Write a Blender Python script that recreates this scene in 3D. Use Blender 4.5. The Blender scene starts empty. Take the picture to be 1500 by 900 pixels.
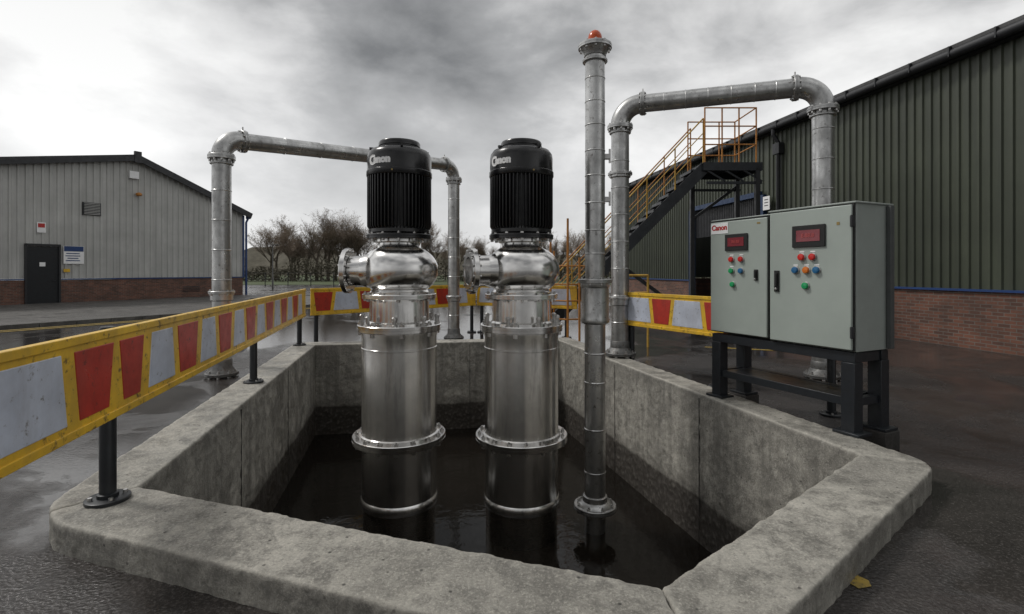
import bpy, bmesh, math, random
from mathutils import Vector, Matrix
random.seed(7)
R=math.radians
scene=bpy.context.scene
COL=scene.collection

# ---------------------------------------------------------------- materials
def newmat(name):
    m=bpy.data.materials.new(name); m.use_nodes=True
    nt=m.node_tree; b=nt.nodes['Principled BSDF']
    return m,nt,b
def N(nt,t,**kw):
    n=nt.nodes.new(t)
    for k,v in kw.items():
        if k in n.inputs: n.inputs[k].default_value=v
        else: setattr(n,k,v)
    return n
def coords(nt,scale=(1,1,1)):
    tc=N(nt,'ShaderNodeTexCoord'); mp=N(nt,'ShaderNodeMapping'); mp.inputs['Scale'].default_value=scale
    nt.links.new(tc.outputs['Object'],mp.inputs['Vector']); return mp.outputs[0]
def noise(nt,vec,scale,detail=6,rough=.6,dist=0):
    n=N(nt,'ShaderNodeTexNoise'); n.inputs['Scale'].default_value=scale; n.inputs['Detail'].default_value=detail
    n.inputs['Roughness'].default_value=rough; n.inputs['Distortion'].default_value=dist
    nt.links.new(vec,n.inputs['Vector']); return n.outputs['Fac']
def ramp(nt,fac,stops):
    r=N(nt,'ShaderNodeValToRGB'); e=r.color_ramp.elements
    while len(e)<len(stops): e.new(.5)
    for i,(p,c) in enumerate(stops):
        e[i].position=p
        if not isinstance(c,(tuple,list)): c=(c,c,c)
        e[i].color=(*c,1)
    nt.links.new(fac,r.inputs[0]); return r.outputs[0]
def mix(nt,fac,a,b,mode='MIX'):
    n=N(nt,'ShaderNodeMix',data_type='RGBA',blend_type=mode)
    for s,v in ((0,fac),(6,a),(7,b)):
        if isinstance(v,(int,float)): n.inputs[s].default_value=v
        elif isinstance(v,tuple): n.inputs[s].default_value=(*v,1)
        else: nt.links.new(v,n.inputs[s])
    return n.outputs[2]
def bump(nt,b,h,strength=.3,dist=.01):
    n=N(nt,'ShaderNodeBump'); n.inputs['Strength'].default_value=strength; n.inputs['Distance'].default_value=dist
    nt.links.new(h,n.inputs['Height']); nt.links.new(n.outputs[0],b.inputs['Normal'])
def mth(nt,op,a,b2):
    n=N(nt,'ShaderNodeMath',operation=op)
    for i,v in enumerate((a,b2)):
        if isinstance(v,(int,float)): n.inputs[i].default_value=v
        else: nt.links.new(v,n.inputs[i])
    return n.outputs[0]
def N_map(nt,x,a,bb,c=0,d=1):
    n=N(nt,'ShaderNodeMapRange'); n.inputs[1].default_value=a; n.inputs[2].default_value=bb; n.inputs[3].default_value=c; n.inputs[4].default_value=d
    nt.links.new(x,n.inputs[0]); return n.outputs[0]
def simple(name,c1,c2=None,rough=.5,metal=0,scale=6,rr=.12,stretch=(1,1,1),bs=.1,bd=.004,dirt=None,spec=None,grime=None):
    m,nt,b=newmat(name); v=coords(nt,stretch)
    f=noise(nt,v,scale,8,.65)
    c2=c2 or tuple(x*.7 for x in c1)
    col=ramp(nt,f,[(.3,c2),(.68,c1)])
    if grime:
        g2=noise(nt,coords(nt,(1,1,.45)),3.0,9,.7,.4)
        col=mix(nt,ramp(nt,g2,[(.42,0.),(.70,grime[1])]),col,grime[0])
    if dirt:
        g=noise(nt,coords(nt),dirt[2] if len(dirt)>2 else 18,10,.75)
        col=mix(nt,ramp(nt,g,[(dirt[1],0.),(dirt[1]+.08,.9)]),col,dirt[0])
    nt.links.new(col,b.inputs['Base Color'])
    nt.links.new(ramp(nt,f,[(.3,min(1,rough+rr)),(.7,max(0.02,rough-rr))]),b.inputs['Roughness'])
    b.inputs['Metallic'].default_value=metal
    if spec is not None: b.inputs['Specular IOR Level'].default_value=spec
    if bs: bump(nt,b,f,bs,bd)
    return m

M={}
# asphalt
m,nt,b=newmat('wet_asphalt'); v=coords(nt)
f=noise(nt,v,.35,6,.6,.6); g=noise(nt,v,48,8,.8); h=noise(nt,v,2.2,9,.75)
# standing water gathers in the low yard beyond the pit
vd=N(nt,'ShaderNodeVectorMath',operation='DISTANCE'); nt.links.new(v,vd.inputs[0]); vd.inputs[1].default_value=(-5.5,19,0)
low=N_map(nt,vd.outputs['Value'],6,17,.18,0); f=mth(nt,'SUBTRACT',f,low)
vo=N(nt,'ShaderNodeTexVoronoi'); vo.inputs['Scale'].default_value=52; nt.links.new(v,vo.inputs['Vector'])
col=mix(nt,ramp(nt,h,[(.33,0.),(.66,1.)]),(.014,.0122,.0115),(.047,.041,.038))
col=mix(nt,ramp(nt,g,[(.50,0.),(.68,.8)]),col,(.14,.13,.122))
nt.links.new(col,b.inputs['Base Color'])
nt.links.new(ramp(nt,f,[(.40,.06),(.48,.18),(.56,.34),(.7,.46)]),b.inputs['Roughness'])
hh=mix(nt,.5,vo.outputs['Distance'],g)
bn=N(nt,'ShaderNodeBump'); bn.inputs['Distance'].default_value=.022
nt.links.new(ramp(nt,f,[(.40,.03),(.48,.45),(.56,.95)]),bn.inputs['Strength']); nt.links.new(hh,bn.inputs['Height']); nt.links.new(bn.outputs[0],b.inputs['Normal'])
b.inputs['Specular IOR Level'].default_value=.5
M['asphalt']=m
# concrete
def concrete(name,base,wet=False):
    m,nt,b=newmat(name); v=coords(nt)
    a=noise(nt,v,.9,10,.65,.3); c=noise(nt,v,5,12,.82,.2); d=noise(nt,v,70,6,.8); s=noise(nt,coords(nt,(3,3,.25)),2.0,8,.7)
    e2=noise(nt,v,1.7,12,.78,.9)
    k=lambda x:tuple(x*y for y in base)
    col=mix(nt,ramp(nt,a,[(.36,0.),(.62,1.)]),k(.68),k(1.20))
    col=mix(nt,ramp(nt,c,[(.38,.85),(.54,0.)]),col,k(.36))
    col=mix(nt,ramp(nt,e2,[(.50,0.),(.57,.68)]),col,k(.38))
    col=mix(nt,ramp(nt,d,[(.52,0.),(.68,.7)]),col,k(1.85))
    col=mix(nt,ramp(nt,d,[(.32,.9),(.45,0.)]),col,k(.28))
    vo=N(nt,'ShaderNodeTexVoronoi'); vo.inputs['Scale'].default_value=9; nt.links.new(v,vo.inputs['Vector'])
    col=mix(nt,ramp(nt,vo.outputs['Distance'],[(.05,.95),(.11,0.)]),col,k(.14))
    if wet:
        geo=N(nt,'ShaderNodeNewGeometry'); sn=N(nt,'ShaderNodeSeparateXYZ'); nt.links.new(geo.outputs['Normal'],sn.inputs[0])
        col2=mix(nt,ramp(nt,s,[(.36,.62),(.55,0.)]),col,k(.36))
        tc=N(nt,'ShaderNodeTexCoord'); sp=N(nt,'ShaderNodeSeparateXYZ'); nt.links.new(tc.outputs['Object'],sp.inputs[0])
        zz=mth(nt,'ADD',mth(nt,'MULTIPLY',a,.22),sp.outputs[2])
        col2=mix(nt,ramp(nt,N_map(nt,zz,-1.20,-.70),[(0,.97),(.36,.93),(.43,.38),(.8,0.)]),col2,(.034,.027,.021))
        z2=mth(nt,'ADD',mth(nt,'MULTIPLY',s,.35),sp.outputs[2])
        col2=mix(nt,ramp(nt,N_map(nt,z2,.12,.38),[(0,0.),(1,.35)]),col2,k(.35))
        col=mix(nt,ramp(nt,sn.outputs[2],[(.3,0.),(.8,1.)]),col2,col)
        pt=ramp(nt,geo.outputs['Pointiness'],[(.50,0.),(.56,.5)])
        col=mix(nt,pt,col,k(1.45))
    nt.links.new(col,b.inputs['Base Color'])
    nt.links.new(ramp(nt,e2,[(.42,.78),(.58,.34)]),b.inputs['Roughness'])
    hh=mix(nt,.5,c,d); bump(nt,b,hh,1.0,.026)
    return m
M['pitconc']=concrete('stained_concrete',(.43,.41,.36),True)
M['conc']=concrete('pavement_concrete',(.11,.104,.096))
M['plinth']=concrete('plinth_concrete',(.12,.115,.105))
M['footing']=concrete('dark_footing_concrete',(.06,.055,.05))
# water
m,nt,b=newmat('dark_water'); v=coords(nt)
b.inputs['Base Color'].default_value=(.011,.009,.007,1); b.inputs['Roughness'].default_value=.03
b.inputs['IOR'].default_value=1.33; b.inputs['Specular IOR Level'].default_value=.42
bump(nt,b,mth(nt,'ADD',noise(nt,v,2.2,3,.5,.8),mth(nt,'MULTIPLY',noise(nt,v,9,3,.6,.8),.25)),.26,.03); M['water']=m
M['galv']=simple('galvanised_steel',(.62,.62,.61),(.29,.29,.285),.34,.92,5,.12,(1,1,.6),.10,.004,dirt=((.16,.15,.14),.57,14))
M['dgalv']=simple('dull_galvanised_steel',(.22,.22,.215),(.12,.12,.118),.55,.8,8,.1,dirt=((.08,.06,.045),.55,14))
def steel(name,c1,c2,low,dk=.5,an=.65):
    m,nt,b=newmat(name); v=coords(nt,(1,1,14)); f=noise(nt,v,16,6,.7); g=noise(nt,coords(nt),2.0,6,.6)
    sm=noise(nt,coords(nt,(1,1,.16)),7,8,.75)
    col=mix(nt,ramp(nt,g,[(.35,0.),(.65,1.)]),c1,c2)
    col=mix(nt,ramp(nt,sm,[(.52,0.),(.66,dk)]),col,tuple(x*.4 for x in c1))
    nt.links.new(col,b.inputs['Base Color']); b.inputs['Metallic'].default_value=1
    nt.links.new(mix(nt,.5,ramp(nt,g,[(.3,low+.10),(.7,low)]),ramp(nt,f,[(.3,low+.08),(.7,low)])),b.inputs['Roughness'])
    tg=N(nt,'ShaderNodeTangent',direction_type='RADIAL',axis='Z'); nt.links.new(tg.outputs[0],b.inputs['Tangent'])
    b.inputs['Anisotropic'].default_value=an; b.inputs['Anisotropic Rotation'].default_value=.25
    return m
M['steel']=steel('brushed_stainless',(.58,.57,.55),(.84,.83,.81),.19,.55)
M['reflsteel']=steel('reflection_dark_stainless',(.22,.205,.185),(.38,.36,.33),.22)  # dark tone stands in for the pump's reflection in the water
M['cast']=simple('cast_stainless',(.76,.75,.73),(.60,.59,.58),.20,1,2.5,.05,bs=0)
M['bolt']=simple('bolt_steel',(.65,.64,.62),(.35,.34,.33),.35,1,20)
M['black']=simple('black_motor_paint',(.013,.013,.014),(.007,.007,.008),.24,0,5,.08,bs=.03)
M['fin']=simple('black_fin_paint',(.010,.010,.011),(.005,.005,.006),.40,0,9,.1,bs=.05)
M['white']=simple('white_paint',(.90,.90,.89),(.82,.82,.82),.5,bs=0)
M['redtxt']=simple('red_print',(.5,.03,.025),(.42,.03,.03),.4,bs=0)
GR=((.16,.12,.08),.40)
M['yellow']=simple('worn_yellow_paint',(.92,.58,.035),(.70,.41,.03),.36,0,4,.1,bs=.12,dirt=((.12,.065,.03),.555,13),grime=GR)
M['red']=simple('worn_red_paint',(.56,.040,.022),(.36,.028,.018),.36,0,5,.1,bs=.08,dirt=((.10,.03,.02),.58,17),grime=((.14,.08,.06),.28))
M['pale']=simple('worn_pale_paint',(.66,.71,.82),(.47,.51,.60),.38,0,3,.1,bs=.08,dirt=((.15,.13,.11),.575,15),grime=((.16,.13,.10),.32))
M['post']=simple('dark_post_paint',(.022,.025,.028),(.012,.013,.015),.4,.2,8)
M['darksteel']=simple('dark_steel_paint',(.024,.028,.033),(.013,.015,.018),.38,.1,7,dirt=((.07,.05,.035),.66,20))
M['orange']=simple('rusty_orange_paint',(.56,.24,.04),(.34,.13,.03),.55,0,9,dirt=((.10,.04,.02),.57,24))
M['yrail']=simple('yellow_rail_paint',(.64,.40,.06),(.42,.23,.04),.55,0,9,dirt=((.10,.05,.02),.57,24))
M['cab']=simple('grey_cabinet_paint',(.405,.455,.415),(.345,.388,.355),.32,.0,1.6,.07,bs=.02,dirt=((.22,.22,.19),.66,9))
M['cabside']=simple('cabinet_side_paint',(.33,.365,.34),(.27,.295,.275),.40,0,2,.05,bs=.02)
M['trunk']=simple('grey_trunking',(.085,.09,.09),(.06,.064,.064),.5,0,4)
M['gasket']=simple('black_rubber',(.012,.012,.012),None,.6,bs=0)
M['joint']=simple('wall_joint_mastic',(.06,.055,.05),None,.8,bs=0)
M['btnred']=simple('red_plastic',(.65,.03,.02),(.55,.02,.02),.25,bs=0)
M['btngreen']=simple('green_plastic',(.015,.36,.12),(.01,.30,.10),.25,bs=0)
M['btnblue']=simple('blue_plastic',(.02,.16,.33),(.02,.12,.28),.25,bs=0)
M['btnorange']=simple('orange_plastic',(.75,.20,.02),(.6,.15,.02),.25,bs=0)
M['screen']=simple('red_tinted_screen',(.26,.045,.055),(.20,.035,.045),.2,bs=0)
M['digits']=simple('red_digits',(.45,.08,.08),(.38,.06,.06),.3,bs=0)
M['gold']=simple('gold_badge',(.35,.25,.08),None,.4,bs=0)
m,nt,b=newmat('beacon_plastic'); b.inputs['Base Color'].default_value=(.55,.075,.008,1); b.inputs['Roughness'].default_value=.25
bump(nt,b,noise(nt,coords(nt),30),.05); M['beacon']=m
def cladding(name,c1,c2,streak):
    m,nt,b=newmat(name); a=noise(nt,coords(nt,(1.5,1.5,.12)),2.0,8,.7); c=noise(nt,coords(nt),.6,5,.6)
    col=mix(nt,ramp(nt,a,[(.35,0.),(.65,1.)]),c2,c1); col=mix(nt,ramp(nt,c,[(.4,.5),(.65,0.)]),col,streak)
    nt.links.new(col,b.inputs['Base Color']); b.inputs['Roughness'].default_value=.45; return m
M['cladgrey']=cladding('grey_cladding',(.56,.56,.535),(.43,.43,.41),(.33,.33,.315))
M['cladgreen']=cladding('green_cladding',(.072,.083,.056),(.044,.052,.036),(.034,.039,.028))
M['blue']=simple('blue_trim_paint',(.02,.06,.19),(.012,.035,.12),.45)
M['navy']=simple('navy_frame_paint',(.012,.04,.11),(.008,.025,.07),.45)
M['trim']=simple('dark_trim',(.025,.026,.029),(.014,.015,.017),.45)
M['roof']=simple('roof_sheet',(.07,.07,.07),(.04,.04,.04),.6)
m,nt,b=newmat('brickwork'); tc=N(nt,'ShaderNodeTexCoord'); sp=N(nt,'ShaderNodeSeparateXYZ'); cb=N(nt,'ShaderNodeCombineXYZ')
nt.links.new(tc.outputs['Object'],sp.inputs[0]); nt.links.new(sp.outputs[0],cb.inputs[0]); nt.links.new(sp.outputs[2],cb.inputs[1])
br=N(nt,'ShaderNodeTexBrick'); br.inputs['Scale'].default_value=1; br.inputs['Brick Width'].default_value=.225; br.inputs['Row Height'].default_value=.075; br.inputs['Mortar Size'].default_value=.008
br.inputs['Color1'].default_value=(.21,.085,.052,1); br.inputs['Color2'].default_value=(.085,.040,.029,1); br.inputs['Mortar'].default_value=(.17,.15,.13,1); br.inputs['Bias'].default_value=-.1
nt.links.new(cb.outputs[0],br.inputs['Vector'])
nn=noise(nt,tc.outputs['Object'],1.7,8,.7)
nt.links.new(mix(nt,ramp(nt,nn,[(.38,.55),(.62,0.)]),br.outputs['Color'],(.05,.034,.027)),b.inputs['Base Color'])
b.inputs['Roughness'].default_value=.8; bump(nt,b,br.outputs['Fac'],-.5,.006); M['brick']=m
M['bark']=simple('winter_bark',(.14,.115,.09),(.085,.07,.056),.9,0,8)
M['twig']=simple('winter_twigs',(.30,.24,.185),(.19,.15,.115),.9,0,.6,bs=0)
M['hedge']=simple('hedge_foliage',(.10,.088,.06),(.055,.050,.034),.9,0,.35,bs=0)
M['grass']=simple('rough_grass',(.075,.10,.035),(.045,.06,.022),.9,0,.5)
M['line']=simple('worn_yellow_line',(.50,.34,.05),(.22,.16,.04),.6,0,8,dirt=((.05,.045,.04),.53,30))

# ---------------------------------------------------------------- building helpers
def thing(name,label,cat,loc=(0,0,0),rz=0,group=None):
    e=bpy.data.objects.new(name,None); e.empty_display_size=.2; COL.objects.link(e)
    e.location=loc; e.rotation_euler=(0,0,rz)
    e['label']=label; e['category']=cat
    if group: e['group']=group
    return e
def tmat(e): return Matrix.Translation(e.location)@Matrix.Rotation(e.rotation_euler[2],4,'Z')
def finish(bm,name,mats,parent=None,world=False,smooth=35,bevel=0,label=None):
    if world and parent is not None:
        e=parent; chain=Matrix.Identity(4)
        while e is not None: chain=tmat(e)@chain; e=e.parent
        bm.transform(chain.inverted())
    bmesh.ops.recalc_face_normals(bm,faces=bm.faces)
    me=bpy.data.meshes.new(name); bm.to_mesh(me); bm.free()
    for mm in (mats if isinstance(mats,(list,tuple)) else [mats]): me.materials.append(mm)
    if smooth:
        me.polygons.foreach_set('use_smooth',[True]*len(me.polygons)); me.set_sharp_from_angle(angle=R(smooth))
    o=bpy.data.objects.new(name,me); COL.objects.link(o)
    if parent is not None: o.parent=parent
    if bevel:
        md=o.modifiers.new('bevel','BEVEL'); md.width=bevel; md.segments=2; md.limit_method='ANGLE'; md.angle_limit=R(40)
    if label: o['label']=label
    return o
def B(): return bmesh.new()
def box(bm,c,s,mat=0,Mx=None,rz=0):
    T=Matrix.Translation(c)@Matrix.Rotation(rz,4,'Z')
    if Mx is not None: T=Mx@T
    hx,hy,hz=s[0]/2,s[1]/2,s[2]/2
    vs=[bm.verts.new(T@Vector((x,y,z))) for x in(-hx,hx) for y in(-hy,hy) for z in(-hz,hz)]
    for q in ((0,1,3,2),(4,6,7,5),(0,4,5,1),(2,3,7,6),(0,2,6,4),(1,5,7,3)):
        f=bm.faces.new([vs[i] for i in q]); f.material_index=mat
def lathe(bm,prof,segs=48,mat=0,Mx=None,close=True):
    Mx=Mx or Matrix.Identity(4); rings=[]
    for r,z in prof:
        rings.append([bm.verts.new(Mx@Vector((r*math.cos(2*math.pi*i/segs),r*math.sin(2*math.pi*i/segs),z))) for i in range(segs)])
    for a,b2 in zip(rings,rings[1:]):
        for i in range(segs):
            j=(i+1)%segs; f=bm.faces.new((a[i],a[j],b2[j],b2[i])); f.material_index=mat
    if close:
        bm.faces.new(rings[0]).material_index=mat; bm.faces.new(rings[-1]).material_index=mat
def orient(p,d): return Matrix.Translation(p)@Vector(d).to_track_quat('Z','Y').to_matrix().to_4x4()
def rod(bm,p0,p1,r,segs=12,mat=0):
    p0=Vector(p0);p1=Vector(p1); lathe(bm,[(r,0),(r,(p1-p0).length)],segs,mat,orient(p0,p1-p0))
def beam(bm,p0,p1,w,h,mat=0):
    p0=Vector(p0);p1=Vector(p1);d=p1-p0; L=d.length; x=d.normalized(); y=Vector((0,0,1)).cross(x)
    if y.length<1e-4: y=Vector((0,1,0))
    y.normalize(); z=x.cross(y)
    T=Matrix(((x.x,y.x,z.x,0),(x.y,y.y,z.y,0),(x.z,y.z,z.z,0),(0,0,0,1)))
    box(bm,(L/2,0,0),(L,w,h),mat,Matrix.Translation(p0)@T)
def tube(bm,pts,r,segs=28,mat=0):
    pts=[Vector(p) for p in pts]; up=None; rings=[]
    for i,p in enumerate(pts):
        d=(pts[min(i+1,len(pts)-1)]-pts[max(i-1,0)]).normalized()
        if up is None:
            up=d.orthogonal().normalized()
        up=(up-d*up.dot(d)).normalized(); s=d.cross(up)
        rings.append([bm.verts.new(p+(up*math.cos(a)+s*math.sin(a))*r) for a in [2*math.pi*k/segs for k in range(segs)]])
    for a,b2 in zip(rings,rings[1:]):
        for i in range(segs):
            j=(i+1)%segs; bm.faces.new((a[i],a[j],b2[j],b2[i])).material_index=mat
    bm.faces.new(rings[0]); bm.faces.new(rings[-1])
def flange(bm,p,d,r,th,nb=8,br=.016,bh=.035,inset=.045,mat=0,bm_mat=1,both=True,Mx=None):
    T=orient(p,d) if Mx is None else Mx@orient(p,d)
    c=.006
    lathe(bm,[(r-c,-th/2),(r,-th/2+c),(r,-.004),(r-.004,-.002),(r-.004,.002),(r,.004),(r,th/2-c),(r-c,th/2)],48,mat,T)
    for i in range(nb):
        a=2*math.pi*(i+.35)/nb; q=T@Matrix.Translation(((r-inset)*math.cos(a),(r-inset)*math.sin(a),0))
        z0=-th/2-bh if both else -th/2-.001
        lathe(bm,[(br*1.5,z0 if both else th/2),(br*1.5,th/2+bh*.55)],6,bm_mat,q)
        lathe(bm,[(br*.75,th/2),(br*.75,th/2+bh)],8,bm_mat,q)
def arc(c,a,b2,n=10):
    return [Vector(c)+Vector(a)*math.cos(t)+Vector(b2)*math.sin(t) for t in [math.pi/2*i/n for i in range(n+1)]]
def text_mesh(s,size,extrude=.002,offset=0):
    cu=bpy.data.curves.new('t','FONT'); cu.body=s; cu.size=size; cu.extrude=extrude; cu.offset=offset; cu.align_x='CENTER'; cu.align_y='CENTER'; cu.resolution_u=6
    o=bpy.data.objects.new('t',cu); COL.objects.link(o); dg=bpy.context.evaluated_depsgraph_get()
    me=bpy.data.meshes.new_from_object(o.evaluated_get(dg)); bm=bmesh.new(); bm.from_mesh(me)
    bpy.data.objects.remove(o); bpy.data.meshes.remove(me); return bm

# ---------------------------------------------------------------- camera
cam=bpy.data.cameras.new('camera'); co=bpy.data.objects.new('camera',cam); COL.objects.link(co)
co.location=(0,0,1.68); co.rotation_euler=(R(90),0,0); cam.lens=18; cam.sensor_width=36; cam.shift_y=-.0353; cam.clip_end=2000; cam.clip_start=.05
scene.camera=co

# ---------------------------------------------------------------- pit
WZ=-1.66
inner=[(-2.60,3.57),(.71,2.43),(2.85,4.20),(1.01,11.14),(-4.0,10.42)]
inner=[Vector(p) for p in inner]
offs=[.53,.46,.37,.4,.45]; n5=5
def off_poly(offs):
    out=[]
    for i in range(n5):
        a=inner[i-1];b2=inner[i];c=inner[(i+1)%n5]
        d1=(b2-a).normalized(); d2=(c-b2).normalized(); n1=Vector((d1.y,-d1.x)); n2=Vector((d2.y,-d2.x))
        o1=offs[i-1];o2=offs[i]; det=n1.x*n2.y-n1.y*n2.x
        out.append(b2+Vector(((o1*n2.y-n1.y*o2)/det,(n1.x*o2-n2.x*o1)/det)))
    return out
outer=off_poly(offs); rad=[.40,.12,.20,.1,.1]; arcs=[]
for i in range(n5):
    p=outer[i]; u=(outer[i-1]-p).normalized(); w=(outer[(i+1)%n5]-p).normalized(); t=rad[i]
    a=p+u*t; c=p+w*t
    arcs.append([(1-s)**2*a+2*s*(1-s)*p+s*s*c for s in [k/10 for k in range(11)]])
pit=thing('concrete_pit','open stained concrete pump pit with raised rim and dark water','pit',(0,0,0))
tex=bpy.data.textures.new('chip','CLOUDS'); tex.noise_scale=.10; tex.noise_depth=5
for i in range(n5):
    j=(i+1)%n5
    poly=[inner[i],inner[j]]+[Vector(p) for p in reversed(arcs[j][:6])]+[Vector(p) for p in reversed(arcs[i][5:])]
    cen=sum(poly,Vector((0,0)))/len(poly)
    di=(inner[j]-inner[i]).normalized()
    poly=[p-di*(.0025 if (p-cen).dot(di)>0 else -.0025) for p in poly]
    bm=B(); vb=[bm.verts.new((p.x,p.y,-2.0)) for p in poly]; vt=[bm.verts.new((p.x,p.y,.18)) for p in poly]
    bm.faces.new(vt); bm.faces.new(list(reversed(vb)))
    for k in range(len(poly)):
        l=(k+1)%len(poly); bm.faces.new((vb[k],vb[l],vt[l],vt[k]))
    o=finish(bm,'pit_wall',M['pitconc'],pit,bevel=.012,smooth=25)
    rm=o.modifiers.new('remesh','REMESH'); rm.mode='VOXEL'; rm.voxel_size=.017; rm.use_smooth_shade=True
    dm=o.modifiers.new('disp','DISPLACE'); dm.texture=tex; dm.strength=.024; dm.mid_level=.5; dm.texture_coords='OBJECT'; dm.texture_coords_object=pit
def wallpt(i,t,offn=.004):
    a=inner[i];c=inner[(i+1)%n5];d=(c-a).normalized(); nrm=Vector((-d.y,d.x)); p=a+(c-a)*t+nrm*offn; return p,d
for i,ts in ((2,(.30,.62)),(3,(.38,.72)),(4,(.35,.68))):
    for t in ts:
        p,d=wallpt(i,t,0.0); bm=B(); box(bm,(p.x,p.y,-.80),(.008,.014,1.84),0,None,math.atan2(d.y,d.x))
        finish(bm,'wall_joint',M['joint'],pit)
# water
bm=B(); bm.faces.new([bm.verts.new((p.x,p.y,WZ)) for p in off_poly([.05]*5)])
o=finish(bm,'water',M['water'],smooth=0); o['kind']='structure'
# ground with hole
bm=B(); hole=off_poly([.2]*5); S=600
hv=[bm.verts.new((p.x,p.y,0)) for p in hole]; ov=[bm.verts.new(p) for p in ((-S,-S,0),(S,-S,0),(S,S,0),(-S,S,0))]
eds=[bm.edges.new((hv[i],hv[(i+1)%5])) for i in range(5)]+[bm.edges.new((ov[i],ov[(i+1)%4])) for i in range(4)]
bmesh.ops.triangle_fill(bm,edges=eds,use_beauty=True)
for f in list(bm.faces):
    if all(v in hv for v in f.verts): bm.faces.remove(f)
o=finish(bm,'ground',M['asphalt'],smooth=0); o['kind']='structure'
def sheet(name,pts,z,mat):
    bm=B(); bm.faces.new([bm.verts.new((x,y,z)) for x,y in pts]); o=finish(bm,name,mat,smooth=0); o['kind']='structure'; return o
sheet('grass_field',[(-60,60),(70,60),(200,300),(-200,300)],.004,M['grass'])

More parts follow.
